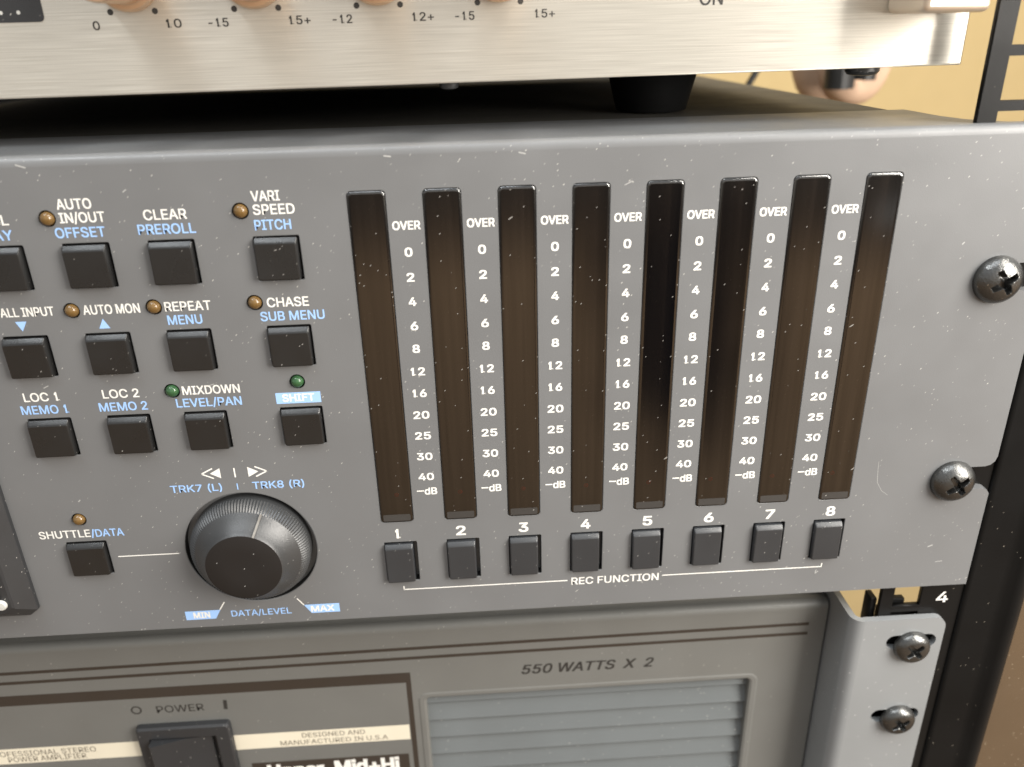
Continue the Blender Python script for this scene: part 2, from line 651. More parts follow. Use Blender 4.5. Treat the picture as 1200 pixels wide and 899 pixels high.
def text(bm, body, xl, xr, zb, cap, y=-0.05, bold=0.022, mat=0, slant=0.0):
    """lettering from xl to xr with its baseline at zb and capitals cap tall, on the plane y"""
    if bold not in CAP:
        hv, _ = glyphs('H')
        CAP[bold] = (min(v.y for v in hv), max(v.y for v in hv))
    lo, hi = CAP[bold]
    vs, fs = glyphs(body)
    mn = min(v.x for v in vs)
    mx = max(v.x for v in vs)
    s = cap / (hi - lo)
    new = []
    g = bold * s * 1.0                      # half the extra stroke width
    steps = [(0, 0)] if g <= 0 else [(-g, -g * .7), (g, -g * .7), (-g, g * .7), (g, g * .7), (0, 0)]
    sz = (cap - 1.4 * g) / cap if g > 0 else 1.0
    for k, (ox, oz) in enumerate(steps):
        new = []
        for v in vs:
            z = (v.y - lo) * s * sz + 0.7 * max(g, 0)
            new.append(bm.verts.new((xl + g + (v.x - mn) / (mx - mn) * (xr - xl - 2 * g) + slant * z + ox, y - 0.004 * k - 0.002 * v.z, zb + z + oz)))
        for f in fs:
            try:
                bm.faces.new([new[i] for i in f]).material_index = mat
            except ValueError:
                pass


def strip(bm, x0, z0, x1, z1, w, y=-0.05, mat=0):
    d = Vector((x1 - x0, z1 - z0))
    n_ = Vector((-d.y, d.x)).normalized() * w / 2
    quad(bm, [(x0 + n_.x, y, z0 + n_.y), (x1 + n_.x, y, z1 + n_.y), (x1 - n_.x, y, z1 - n_.y), (x0 - n_.x, y, z0 - n_.y)], mat)


def poly(bm, pts, y=-0.05, mat=0):
    quad(bm, [(x, y, z) for x, z in pts], mat)


# ------------------------------------------------------------------ setting: the wall behind the rack
bm = bmesh.new()
box(bm, -2500, 2500, 1000, 1100, -1600, 1800)
wall = link_obj('wall', finish(bm, M['wall'], 'wall', 0))
wall['kind'] = 'structure'

# ------------------------------------------------------------------ equipment rack
RK = thing('equipment_rack', 'black steel equipment rack post with square holes at the right edge', 'equipment rack', (212, 10, -420))
bm = bmesh.new()
holes = []
z = 19.8
while z < 330:
    holes.append((201.0, 211.4, z, z + 12.8))
    z += 15.875
z = 19.8 - 15.875
while z > -400:
    holes.append((200, 211.4, z - 3.6, z + 9.4) if z < -100 else (201.0, 211.4, z, z + 12.8))
    z -= 15.875
holes = [h for h in holes if not (-75 < h[2] < -55)]
def sheet(x0, x1, z0, z1):
    box(bm, x0, x1, 3.6, 5.8, z0, z1)
holes.sort(key=lambda h: h[2])
sheet(195.0, 200, -420, 350)
sheet(211.4, 228, -420, 350)
zz = -420
for h in holes + [(0, 0, 350, 0)]:
    sheet(200, 211.4, zz, h[2])
    if h[0] > 200:
        sheet(200, h[0], h[2], h[3])
    zz = h[3]
part('rail', bm, M['rack'], RK)
bm = bmesh.new()      # the rounded upright right of the rail
prof = [(228.4, 9), (228.4, 3.2), (229.0, 2.4), (230.2, 2.1), (241.5, 1.6), (244.0, 0.9), (246.0, -0.6), (247.3, -1.4), (249.0, -1.6), (251, -1.0), (252, 0.5), (252, 9)]
for i in range(len(prof) - 1):
    (xa, ya), (xb, yb) = prof[i], prof[i + 1]
    quad(bm, [(xa, ya, -420), (xb, yb, -420), (xb, yb, 350), (xa, ya, 350)])
bmesh.ops.remove_doubles(bm, verts=bm.verts, dist=0.001)
part('upright', bm, M['rack'], RK, smooth=60)
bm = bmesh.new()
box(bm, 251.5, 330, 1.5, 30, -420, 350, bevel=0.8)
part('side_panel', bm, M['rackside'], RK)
bm = bmesh.new()
text(bm, '4', 217.7, 222.6, -173.4, 5.2, y=3.52, bold=0.012)
part('rail_number', bm, M['white'], RK, smooth=0)
for x0, x1, y0, y1, z0, z1 in ((192.3, 194.9, 6.0, 12, -186, -171.8), (199, 206.5, 6.1, 9, -178, -172.6), (196, 216, 6.1, 8.5, -204, -176.6), (196, 216, 6.1, 8.5, -243, -222)):
    bm = bmesh.new()      # cage nuts clipped in behind the rail; two plates added to cover holes
    box(bm, x0, x1, y0, y1, z0, z1, bevel=0.5)
    part('cage_nut_or_cover', bm, M['rack'], RK)
bm = bmesh.new()  # dark sheet added behind so the gap under the silver unit stays black
box(bm, -420, 186, 345, 347, -120, 70)
part('gap_backing', bm, M['rack'], RK)

# ------------------------------------------------------------------ multitrack recorder
RX1 = 226.0
RX0 = RX1 - 482.6
ZT, ZB = 13.4, -162.3
RC = thing('multitrack_recorder', 'dark grey rack recorder with eight tall smoked level meters and black keys', 'recorder', (-15, 20, ZB))

key_at = []                                    # (x0, top z) of the 14 mm key openings
for x, row in ((-113.3, 0), (-87.6, 0), (-61.9, 0), (-30.0, 0), (-113.3, 1), (-87.5, 1), (-61.9, 1), (-30.0, 1), (-113.2, 2), (-87.2, 2), (-61.8, 2), (-29.9, 2)):
    key_at.append((x, (-12.75, -42.0, -71.3)[row]))
key_at.append((-112.7, -120.7))
KW = 14.1
rec_x = [0.1 + 22.93 * i for i in range(8)]
met_x = [23.0 * i for i in range(8)]
MW, MH = 11.6, 119.2
leds = [(-89.9, -4.9, 'amber'), (-32.4, -4.7, 'amber'), (-89.7, -34.1, 'amber'), (-64.2, -34.0, 'amber'), (-32.5, -33.9, 'amber'), (-64.1, -63.3, 'green'), (-22.8, -61.9, 'green'), (-105.8, -111.3, 'amber')]
KX, KZ, KR = -47.9, -127.3, 23.5

bm = bmesh.new()
outer = [(RX0, ZB + 0.4), (RX1, ZB + 0.4)]
for zc in (-113.0, -35.7):
    outer += [(RX1, zc - 7.0), (RX1 - 1.2, zc - 5.3), (RX1 - 3, zc - 4.75), (209, zc - 4.75), (207, zc - 3.9), (206.0, zc - 2.3), (205.6, zc), (206.0, zc + 2.3), (207, zc + 3.9), (209, zc + 4.75), (RX1 - 4, zc + 4.75), (RX1 - 2, zc + 5.3), (RX1 - 0.6, zc + 6.7), (RX1, zc + 8.8)]
outer += [(RX1, 10.4), (RX0, 10.4)]
E_ = 0.3
inner, lips, deep = [], [], []
for x, zt in key_at:
    inner.append(rrect(x, x + KW, zt - KW, zt, 0.5, 3)); lips.append(rrect(x - E_, x + KW + E_, zt - KW - E_, zt + E_, 0.7, 3)); deep.append(7)
for x in rec_x:
    inner.append(rrect(x, x + 11.9, -145.4, -128.0, 0.4, 3)); lips.append(rrect(x - .2, x + 12.1, -145.6, -127.8, 0.5, 3)); deep.append(7)
for x in met_x:
    inner.append(rrect(x, x + MW, -MH, 0, 1.3, 4)); lips.append(rrect(x - .25, x + MW + .25, -MH - .25, .25, 1.5, 4)); deep.append(1.0)
for x, zz, _ in leds:
    inner.append(circ(x, zz, 2.5, 28)); lips.append(circ(x, zz, 2.65, 28)); deep.append(4)
inner.append(circ(KX, KZ, KR, 72)); lips.append(circ(KX, KZ, KR + .5, 72)); deep.append(6)
plate(bm, outer, lips, 0.0)
for a, b, d in zip(lips, inner, deep):
    wall_ring(bm, a, b, 0, 0.35, d, 0, 1 if d > 1 else 0)
# edge of the plate: the notched right side and the bottom
vs0 = ring(bm, outer, 0)
vs1 = ring(bm, outer, 3.5)
for i in range(len(outer) - 2):
    bm.faces.new((vs0[i], vs0[i + 1], vs1[i + 1], vs1[i]))
plate(bm, outer, [], 3.5)
# rounded top edge running the whole width, deep over the bezel and shallow over the ear
lipp = [(0, 10.4), (0.06, 11.2), (0.35, 12.0), (0.9, 12.7), (1.7, 13.15), (2.6, 13.38), (3.4, ZT)]
profile_x(bm, lipp + [(5.0, ZT), (5.0, 8)], RX0, RX1)
bm.faces.new([bm.verts.new((RX1, y, z)) for y, z in lipp + [(5.0, ZT), (5.0, 10.4)]])
bmesh.ops.remove_doubles(bm, verts=bm.verts, dist=0.0005)
part('front_panel', bm, [M['panel'], M['hole']], RC, smooth=40)

bm = bmesh.new()      # bezel body behind the plate, tapering to the ear on the right
def slab(pts, z0, z1):
    a = [bm.verts.new((x, y, z0)) for x, y in pts]
    b = [bm.verts.new((x, y, z1)) for x, y in pts]
    bridge(bm, a, b)
    bm.faces.new(a)
    bm.faces.new(b)
slab([(RX0 + 20, 5.0), (206, 5.0), (203, 9), (197.5, 14), (194.5, 24), (192.8, 45.0), (RX0 + 30, 45.0)], 8.5, ZT - 0.04)
slab([(RX0 + 20, 8.0), (190, 8.0), (190, 46), (RX0 + 30, 46)], ZB + 1, 8.4)
part('bezel', bm, M['panel'], RC, smooth=0)
bm = bmesh.new()      # sheet steel case with rolled top edges
def roll(x0, x1, y0, y1, z0, z1, r):
    lp = []
    for y in (y0, y1):
        l_ = [(x0, y, z0), (x1, y, z0)]
        for k in range(6):
            a = math.radians(90 * k / 5)
            l_.append((x1 - r + r * math.cos(a), y, z1 - r + r * math.sin(a)))
        for k in range(6):
            a = math.radians(90 + 90 * k / 5)
            l_.append((x0 + r + r * math.cos(a), y, z1 - r + r * math.sin(a)))
        lp.append(l_)
    loft(bm, lp, True, True)
roll(RX0 + 32, 192, 46.8, 330, ZB + 4, 12.9, 3.0)
for v in bm.verts:
    if v.co.y > 200 and v.co.z > 0:
        v.co.z -= 5.5
part('case', bm, M['cover'], RC)


def key_mesh(w, h, proud, top, mats, name):
    """keycap centred on its opening: flat face, chamfered top edge, softened sides"""
    b = bmesh.new()
    x0, x1, z0, z1 = -w / 2, w / 2, -h / 2, h / 2
    def lp(ix, it, ib, y, r):
        return [(px, y, pz) for px, pz in rrect(x0 + ix, x1 - ix, z0 + ib, z1 - it, r, 3)]
    loft(b, [lp(0, 0, 0, 6, .5), lp(0, 0, 0, -proud + top * 0.82, .5), lp(.14, top * .62, .16, -proud + top * .2, .5), lp(.26, top * .84, .3, -proud + .1, .5), lp(.55, top, .6, -proud, .5)])
    return finish(b, mats, name, 22)


km = key_mesh(13.25, 13.4, 2.1, 1.7, M['key'], 'key')
for x, zt in key_at:
    kk = put('key', km, RC, (x + KW / 2 - 0.15 + random.uniform(-.12, .12), random.uniform(-.2, .2), zt - KW / 2 - 0.05 + random.uniform(-.08, .08)))
    kk.rotation_euler = [math.radians(random.uniform(-1.0, 1.0)), math.radians(random.uniform(-.5, .5)), math.radians(random.uniform(-1.0, 1.0))]
rkm = key_mesh(10.4, 16.4, 1.9, 1.5, M['reckey'], 'record_key')
for x in rec_x:
    kk = put('record_key', rkm, RC, (x + 5.5 + random.uniform(-.15, .15), random.uniform(-.2, .2), -136.75 + random.uniform(-.1, .1)))
    kk.rotation_euler = [math.radians(random.uniform(-.9, .9)), math.radians(random.uniform(-.5, .5)), math.radians(random.uniform(-1.0, 1.0))]

# level meters
mm_ = bmesh.new()
wl = lambda i, y: [(px, y, pz) for px, pz in rrect(i, MW - i, -MH + i, -i, max(0.2, 1.3 - i * 0.8), 4)]
loft(mm_, [wl(0, 1.2), wl(0, 0.1), wl(.15, -.25), wl(.5, -.42), wl(.9, -.46)])
poly(mm_, rrect(0.9, MW - .9, -MH + .75, -MH + 3.5, .4, 2), y=-.475, mat=1)
me_pane = finish(mm_, [M['smoked'], M['lensfoot']], 'meter_window', 50)
mm_ = bmesh.new()
hl = [(px, pz) for px, pz in rrect(0.05, MW - .05, -MH + .05, -.05, 1.2, 4)]
loft(mm_, [[(x, 1.1, z) for x, z in hl], [(x, 6.2, z) for x, z in hl]], False, True)
me_house = finish(mm_, M['slotwall'], 'meter_housing', 40)
mm_ = bmesh.new()
box(mm_, 0.3, MW - 0.3, 5.6, 6.0, -MH + .6, -.3, 0)
box(mm_, 1.9, MW - 2.0, 4.9, 5.5, -MH + 5.0, -4.4, 1, bevel=0.15)
me_disp = finish(mm_, [M['displayback'], M['display']], 'display_strip', 30)
mm_ = bmesh.new()
lathe(mm_, [(1.35, 5.0), (1.35, 4.2), (1.1, 3.6), (.6, 3.3), (.2, 3.2)], 0, 0, 16)
me_peak = finish(mm_, M['redlamp'], 'peak_lamp', 60)
for i, x in enumerate(met_x):
    mt = put('meter_window', me_pane, RC, (x, 0, 0))
    put('meter_housing', me_house, mt, (x, 0, 0))
    put('display_strip', me_disp, mt, (x, 0, 0))
    put('peak_lamp', me_peak, mt, (x + 5.9 - (0.0 if i < 7 else 0.4), 0, -MH + 9.3))

# indicator lamps
for kind in ('amber', 'green'):
    b = bmesh.new()
    lathe(b, [(2.15, 3.5), (2.15, 0.5), (2.05, -.2), (1.75, -.85), (1.25, -1.3), (.65, -1.55), (.15, -1.6)], 0, 0, 28)
    me = finish(b, M[kind], 'indicator_lamp', 70)
    for x, zz, k in leds:
        if k == kind:
            put('indicator_lamp', me, RC, (x, 0, zz), None)

# jog knob
bm = bmesh.new()
prof = [(21.5, 6), (21.5, -0.6), (21.4, -1.6), (21.1, -2.3), (20.6, -3.0), (19.9, -3.9), (19.0, -4.7), (18.5, -5.0), (17.2, -6.2), (15.9, -7.6), (14.8, -9.0), (13.9, -10.4), (13.4, -11.3), (13.2, -11.5)]
lathe(bm, prof, KX, KZ, 240, 0, cap=False, flute=(2, 6, 0.42))
JK = part('jog_knob', bm, M['knob'], RC, smooth=24)
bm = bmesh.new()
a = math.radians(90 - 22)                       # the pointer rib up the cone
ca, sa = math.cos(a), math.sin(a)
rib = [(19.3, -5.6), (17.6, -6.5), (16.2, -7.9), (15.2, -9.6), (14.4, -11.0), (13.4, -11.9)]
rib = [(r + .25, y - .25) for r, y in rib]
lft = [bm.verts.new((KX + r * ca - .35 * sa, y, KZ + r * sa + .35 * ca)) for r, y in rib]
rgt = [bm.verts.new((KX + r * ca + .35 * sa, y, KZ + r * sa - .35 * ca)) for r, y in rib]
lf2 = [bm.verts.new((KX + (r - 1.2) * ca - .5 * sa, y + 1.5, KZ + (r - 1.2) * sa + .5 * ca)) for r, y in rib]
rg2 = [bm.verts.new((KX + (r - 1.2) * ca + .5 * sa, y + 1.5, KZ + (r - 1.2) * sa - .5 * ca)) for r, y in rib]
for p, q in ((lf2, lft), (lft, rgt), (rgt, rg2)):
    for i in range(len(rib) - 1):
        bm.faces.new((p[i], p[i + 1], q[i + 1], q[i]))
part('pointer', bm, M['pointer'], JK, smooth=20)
bm = bmesh.new()
lathe(bm, [(13.25, -11.3), (13.2, -11.62), (13.0, -11.7), (6, -11.6), (0.3, -11.55)], KX, KZ, 72)
part('knob_cap', bm, M['cap'], JK, smooth=24)

# tape door
bm = bmesh.new()
def door_loop(ins, y):
    x0, x1, z0, z1 = -205 + ins, -128.6 - ins, -150.4 + ins, -60 - ins
    k = 3.2
    return [(x0, y, z0), (x1 - k, y, z0), (x1, y, z0 + k * 0.75), (x1, y, z1), (x0, y, z1)]
loft(bm, [door_loop(0, 3), door_loop(0, -1.6), door_loop(.25, -2.0), door_loop(4.6, -6.6), door_loop(5.4, -7.0)])
TD = part('tape_door', bm, M['door'], RC, smooth=20)
bm = bmesh.new()
box(bm, -150, -136.6, -7.25, -6.5, -138.4, -133.2)
part('door_slot', bm, M['hole'], TD, smooth=0)
bm = bmesh.new()
lathe(bm, [(2.1, -6.6), (2.1, -7.6), (1.7, -8.1), (.3, -8.2)], -137.2, -141.0, 20)
part('door_button', bm, M['lampgrey'], TD, smooth=40)


# printed legends: one mesh per control, white and blue ink
def legend(*items):
    b = bmesh.new()
    for it in items:
        it[0](b, *it[1:-1], **it[-1])
    return part('printed_legend', b, [M['white'], M['blue']], RC, smooth=0)


def T(s, xl, xr, zb, m=0, cap=3.15, bold=0.014):
    return (text, s, xl, xr, zb, cap, dict(mat=m, bold=bold))


R1, R2, R3 = -6.4, -35.6, -64.9
legend(T('RHSL', -112.4, -101.3, R1), T('DELAY', -114.6, -101.2, R1 - 4.6, 1))
legend(T('AUTO', -86.2, -75.9, -2.3), T('IN/OUT', -86.3, -72.8, R1), T('OFFSET', -88.6, -73.7, -10.9, 1))
legend(T('CLEAR', -61.4, -48.5, R1), T('PREROLL', -63.9, -46.6, -10.8, 1))
legend(T('VARI', -28.6, -20.0, -1.9), T('SPEED', -28.6, -16.0, -6.0), T('PITCH', -28.8, -17.7, -10.7, 1))
legend(T('ALL INPUT', -111.7, -95.1, -35.4, 0, 3.0), (poly, [(-107.9, -37.0), (-104.4, -37.0), (-106.3, -40.3)], dict(mat=1)))
legend(T('AUTO MON', -86.2, -68.5, R2), (poly, [(-82.5, -40.4), (-79.0, -40.4), (-80.7, -37.1)], dict(mat=1)))
legend(T('REPEAT', -60.8, -46.3, R2), T('MENU', -60.7, -49.8, -40.1, 1))
legend(T('CHASE', -28.7, -15.5, R2), T('SUB MENU', -31.4, -11.0, -40.2, 1))
legend(T('LOC 1', -112.3, -100.8, R3), T('MEMO 1', -114.2, -98.9, -69.5, 1))
legend(T('LOC 2', -86.8, -74.9, R3), T('MEMO 2', -88.9, -73.1, -69.6, 1))
legend(T('MIXDOWN', -60.8, -41.9, R3), T('LEVEL/PAN', -63.6, -42.0, -69.4, 1))
legend((poly, [(-30.6, -69.75), (-15.7, -69.75), (-15.7, -65.75), (-30.6, -65.75)], dict(mat=1)), (text, 'SHIFT', -28.5, -17.8, -69.05, 2.75, dict(mat=0, y=-0.09, bold=0.022)))
legend(T('SHUTTLE', -121.1, -103.2, -118.7), T('/DATA', -103.0, -91.5, -118.8, 1), (strip, -95.7, -127.75, -74.0, -127.75, 0.42, dict()))
b_ = []
for sgn, tip in ((1, -60.2), (-1, -37.7)):       # rewind and wind arrows
    zc = -95.3
    b_.append((poly, [(tip + sgn * 2.9, zc), (tip + sgn * 6.5, zc - 2.0), (tip + sgn * 6.5, zc + 2.0)], dict(mat=0)))
    b_.append((strip, tip, zc, tip + sgn * 4.0, zc + 2.0, 0.5, dict()))
    b_.append((strip, tip, zc, tip + sgn * 4.0, zc - 2.0, 0.5, dict()))
b_.append((strip, -48.8, -93.5, -48.8, -97.2, 0.5, dict()))
b_.append((strip, -48.7, -99.7, -48.7, -102.2, 0.4, dict(mat=1)))
legend(*b_, T('TRK7 (L)', -71.9, -54.1, -102.3, 1, 2.9, 0.012), T('TRK8 (R)', -43.5, -25.5, -102.3, 1, 2.9, 0.012))
legend((poly, [(-76.9, -158.2), (-65.9, -158.2), (-63.6, -154.2), (-76.9, -154.2)], dict(mat=1)), (strip, -63.9, -154.3, -61.6, -150.7, 0.45, dict(mat=0)), (text, 'MIN', -74.0, -67.8, -157.6, 2.8, dict(mat=0, y=-0.09)),
       T('DATA/LEVEL', -59.9, -37.4, -157.7, 1, 2.8, 0.012),
       (poly, [(-29.9, -158.1), (-19.2, -158.1), (-19.2, -154.1), (-32.4, -154.1)], dict(mat=1)), (strip, -32.3, -154.2, -34.6, -150.9, 0.45, dict(mat=0)), (text, 'MAX', -30.0, -21.2, -157.5, 2.8, dict(mat=0, y=-0.09)))
legend(T('REC FUNCTION', 69.3, 102.9, -151.6, 0, 3.3), (strip, 5.6, -149.5, 67.8, -149.5, 0.45, dict()), (strip, 5.8, -149.5, 5.8, -147.9, 0.45, dict()), (strip, 104.2, -149.5, 166.4, -149.5, 0.45, dict()), (strip, 166.2, -149.5, 166.2, -147.9, 0.45, dict()))
rows = [('0', -19.4), ('2', -27.6), ('4', -35.7), ('6', -44.0), ('8', -52.0), ('12', -60.2), ('16', -68.2), ('20', -76.4), ('25', -84.4), ('30', -92.6), ('40', -100.8)]
b = bmesh.new()
text(b, 'OVER', -4.4, 4.3, -12.3, 2.75, bold=0.022)
for s, zz in rows:
    w = 1.25 if len(s) == 1 else (2.35 if s[0] == '1' else 2.75)
    text(b, s, -w, w, zz - 1.45, 2.9, bold=0.026)
strip(b, -3.7, -106.6, -1.2, -106.6, 0.5)
text(b, 'dB', -1.0, 3.5, -108.2, 2.9, bold=0.022)
ms = finish(b, M['white'], 'level_scale', 0)
for i in range(7):
    put('level_scale', ms, RC, (17.4 + 23.02 * i, 0, 0))
for i in range(8):
    b = bmesh.new()
    w = 0.95 if i == 0 else 1.8
    x = 5.5 + 22.99 * i
    text(b, str(i + 1), x - w, x + w, -126.3, 4.1, bold=0.024)
    part('track_number', b, M['white'], RC, smooth=0)


# nicks and hairs on the paint
for pts, w in (([(164.4, -150.9), (164.0, -152.9), (165.2, -151.6)], .35), ([(206.9, -143.0), (208.8, -142.2)], .45), ([(211.3, -150.3), (214, -150.0)], .3),
               ([(181.5, -104), (181.7, -107.2), (182.3, -112.7), (184.5, -116.5), (187.1, -118.5)], .14), ([(-95.0, 11.2), (-92.2, 10.2)], .5), ([(12.2, 10.2), (14.4, 9.9)], .45),
               ([(52.6, 9.9), (54.7, 9.4)], .4), ([(-66, 2.2), (-64.8, 3.0)], .35), ([(-52, -62.0), (-50, -61.4)], .3), ([(-105, -60.2), (-103.2, -59.4)], .35), ([(196, -24), (196.7, -23.2)], .4), ([(-104.2, -104), (-103.4, -103.2)], .4), ([(85, -1), (87.5, 0.2)], .3)):
    b = bmesh.new()
    for p, q in zip(pts, pts[1:]):
        strip(b, p[0], p[1], q[0], q[1], w, y=-0.03)
    part('paint_nick', b, M['nick'], RC, smooth=0)


# ------------------------------------------------------------------ rack screws
def screw_mesh(R, H, rot, name, pw=2.6):
    """dome head with a cross recess, as a fine height field over a disc"""
    b = bmesh.new()
    nr, na = 34, 120
    cr_, sr_ = math.cos(rot), math.sin(rot)
    def height(x, z):
        r = math.hypot(x, z) / R
        h = H * (1 - r ** pw) ** 0.62 if r < 1 else 0
        u, v = x * cr_ + z * sr_, -x * sr_ + z * cr_
        au, av = abs(u), abs(v)
        long_, short = max(au, av), min(au, av)
        arm = R * 0.56
        wd = R * (0.165 - 0.05 * min(1, long_ / arm))
        d = 0
        if long_ < arm:
            k = min(1, max(0, (wd - short) / (R * 0.05)))
            k2 = min(1, (arm - long_) / (R * 0.10))
            d = max(d, k * k2 * R * 0.42)
        cc = math.hypot(u, v)
        if cc < R * 0.24:
            d = max(d, R * 0.42 * min(1, (R * 0.24 - cc) / (R * 0.06)))
        return h - d
    prev = None
    cen = b.verts.new((0, -height(0, 0), 0))
    for i in range(1, nr + 1):
        r = R * i / nr
        lp = []
        for k in range(na):
            t_ = 2 * math.pi * k / na
            x, z_ = r * math.cos(t_), r * math.sin(t_)
            lp.append(b.verts.new((x, -height(x, z_) - 0.9, z_)))
        if prev:
            bridge(b, prev, lp)
        else:
            for k in range(na):
                b.faces.new((cen, lp[k], lp[(k + 1) % na]))
        prev = lp
    cen.co.y -= 0.9
    base = [b.verts.new((v.co.x, 0.2, v.co.z)) for v in prev]
    bridge(b, prev, base)
    b.faces.new(base)
    return finish(b, M['screw'], name, 40)


def shank(R, name):
    b = bmesh.new()
    lathe(b, [(R * .36, 0.1), (R * .36, 14)], 0, 0, 20)
    return finish(b, M['screw'], name, 40)


sA, sB = screw_mesh(8.1, 4.6, math.radians(22), 'screw_head'), screw_mesh(7.3, 3.4, math.radians(38), 'screw_head', 4.0)
sh = shank(8, 'screw_shank')
for (x, y, z_, me, lab) in (
        (210.2, 0.0, -36.2, sA, 'upper black dome-head cross screw in the notch of the recorder panel'),
        (210.4, 0.0, -113.4, sA, 'lower black dome-head cross screw in the notch of the recorder panel'),
        (209.4, 0.3, -192.3, sB, 'top dark cross screw in the slot near the grey bracket corner'),
        (210.3, 0.3, -232.3, sB, 'second dark cross screw, lower slot of the grey amplifier bracket')):
    s = thing('rack_screw', lab, 'screw', (x, y, z_), 'screws holding the gear to the rack rail')
    hd = put('screw_head', me, s, (x, y, z_))
    hd.rotation_euler = (math.radians(random.uniform(-2, 2)), math.radians(random.uniform(-14, 14)), math.radians(random.uniform(-2, 2)))
    put('screw_shank', sh, s, (x, y, z_))

# ------------------------------------------------------------------ silver unit above
SL = thing('silver_audio_unit', 'brushed silver audio unit with champagne knobs, on rubber feet above the recorder', 'audio unit', (-30, 150, 13))
SY, SZ0, SX1 = 20.0, 28.77, 196.05  # panel, knob, legend and handle coordinates scaled about the camera to this nearer plane
SX0 = SX1 - 432
tilt = 0.0052
bm = bmesh.new()
box(bm, SX0, SX1, SY, SY + 3.2, SZ0, SZ0 + 88, bevel=0.5)
def tilt_bm(b):
    for v in b.verts:
        v.co.z += (v.co.x - 32.4) * tilt - 0.25
tilt_bm(bm)
part('front_panel', bm, M['silver'], SL)
bm = bmesh.new()
box(bm, SX0 + 6, 172, SY + 3.4, 300, SZ0 + 0.4, SZ0 + 86, bevel=0.6)
tilt_bm(bm)
part('case', bm, M['rubber'], SL)
kb = bmesh.new()
prof = [(9.4, 0), (9.4, -2.0), (8.8, -2.8), (7.7, -3.0), (7.4, -3.4), (7.2, -23.0), (6.8, -23.8), (4.6, -24), (.3, -24)]
lathe(kb, prof, 0, 0, 64)
kme = finish(kb, M['champagne'], 'control_knob', 30)
for i in range(4):
    put('control_knob', kme, SL, (-59.95 + 36.27 * i, SY, 60.46))
bm = bmesh.new()
poly(bm, rrect(-145, -85.68, 49.1, 90, 1.5, 4), y=SY - 0.08)
DW = part('display_window', bm, M['door'], SL, smooth=0)
bm = bmesh.new()
for x in (-97.77, -92.74):
    poly(bm, circ(x, 51.76, 0.55, 14), y=SY - 0.16)
part('window_marking', bm, M['lampgrey'], DW, smooth=0)
yt = SY - 0.06
for i, (l, a0, a1, r_, b0, b1) in enumerate((('0', -72.22, -70.2, '10', -50.7, -46.21), ('-15', -38.33, -32.38, '15+', -14.33, -8.01), ('-12', -1.42, 4.44, '12+', 22.58, 28.99), ('-15', 35.4, 41.26, '15+', 59.67, 65.72))):
    b = bmesh.new()
    text(b, l, a0, a1, 46.45, 2.4, y=yt, bold=0.012)
    text(b, r_, b0, b1, 46.54, 2.4, y=yt, bold=0.012)
    for x in (-66.36 + 36.22 * i, -53.35 + 36.22 * i):
        poly(b, circ(x, 51.21, 0.88, 18), y=yt)
    part('printed_legend', b, M['black_ink'], SL, smooth=0)
b = bmesh.new()
text(b, 'ON', 110.05, 117.28, 48.74, 3.9, y=yt, bold=0.012)
part('printed_legend', b, M['black_ink'], SL, smooth=0)
bm = bmesh.new()      # rack handle: a thick rounded bow standing off the panel
box(bm, 168.57, 188.63, -3.0, SY - 0.1, 44.89, 104, bevel=2.0, seg=4)
part('handle', bm, M['handle'], SL)
fm = bmesh.new()
prof = [(13.2, 0), (13.4, 0.6), (17.2, 15.0), (16.8, 16.6)]
rs = []
for r, zz in prof:
    rs.append([fm.verts.new((r * math.cos(2 * math.pi * k / 40), r * math.sin(2 * math.pi * k / 40), zz)) for k in range(40)])
for p, q in zip(rs, rs[1:]):
    bridge(fm, p, q)
fm.faces.new(rs[0]); fm.faces.new(rs[-1])
fme = finish(fm, M['rubber'], 'rubber_foot', 30)
for x, y in ((108.5, 76), (-190, 76), (108.5, 270), (-190, 270)):
    put('rubber_foot', fme, SL, (x, y, 12.95))
for x, y, r in ((32.38, 27, 3.2), (169.4, 32, 5.5)):
    bm = bmesh.new()
    rr = [[bm.verts.new((x + k_ * r * math.cos(2 * math.pi * k / 24), y + k_ * r * math.sin(2 * math.pi * k / 24), z_)) for k in range(24)] for k_, z_ in ((1, 29.6), (1, 27.6), (.85, 26.6), (.5, 26.2))]
    for p, q in zip(rr, rr[1:]):
        bridge(bm, p, q)
    bm.faces.new(rr[-1])
    part('case_screw', bm, M['knob'], SL, smooth=30)

# ------------------------------------------------------------------ power amplifier below
PA = thing('power_amplifier', 'grey brown power amplifier with louvred grille and rocker switch under the recorder', 'amplifier', (-15, 60, -315))
AY, AX0, AX1, AZ1, AZ0 = 20.0, -213.0, 182.4, -184.0, -314.0
bm = bmesh.new()
gx0, gx1, gz0, gz1 = 8.2, 152.0, -288.0, -224.4
outer = [(AX0, AZ0), (AX1, AZ0), (AX1, AZ1 - 3), (AX0, AZ1 - 3)]
g_o = rrect(gx0 - 3.6, gx1 + 3.6, gz0 - 3.6, gz1 + 3.0, 4.5, 5)
g_i = rrect(gx0, gx1, gz0, gz1, 2.0, 5)
plate(bm, outer, [g_o], AY)
a_ = ring(bm, g_o, AY); b2 = ring(bm, rrect(gx0 - 2.8, gx1 + 2.8, gz0 - 2.8, gz1 + 2.3, 4.0, 5), AY - 0.3)
b3 = ring(bm, rrect(gx0 - 1.0, gx1 + 1.0, gz0 - 1.0, gz1 + 0.8, 2.8, 5), AY - 0.3); b4 = ring(bm, g_i, AY + 0.2); b5 = ring(bm, g_i, AY + 9)
for p, q in ((a_, b2), (b2, b3), (b3, b4), (b4, b5)):
    bridge(bm, p, q)
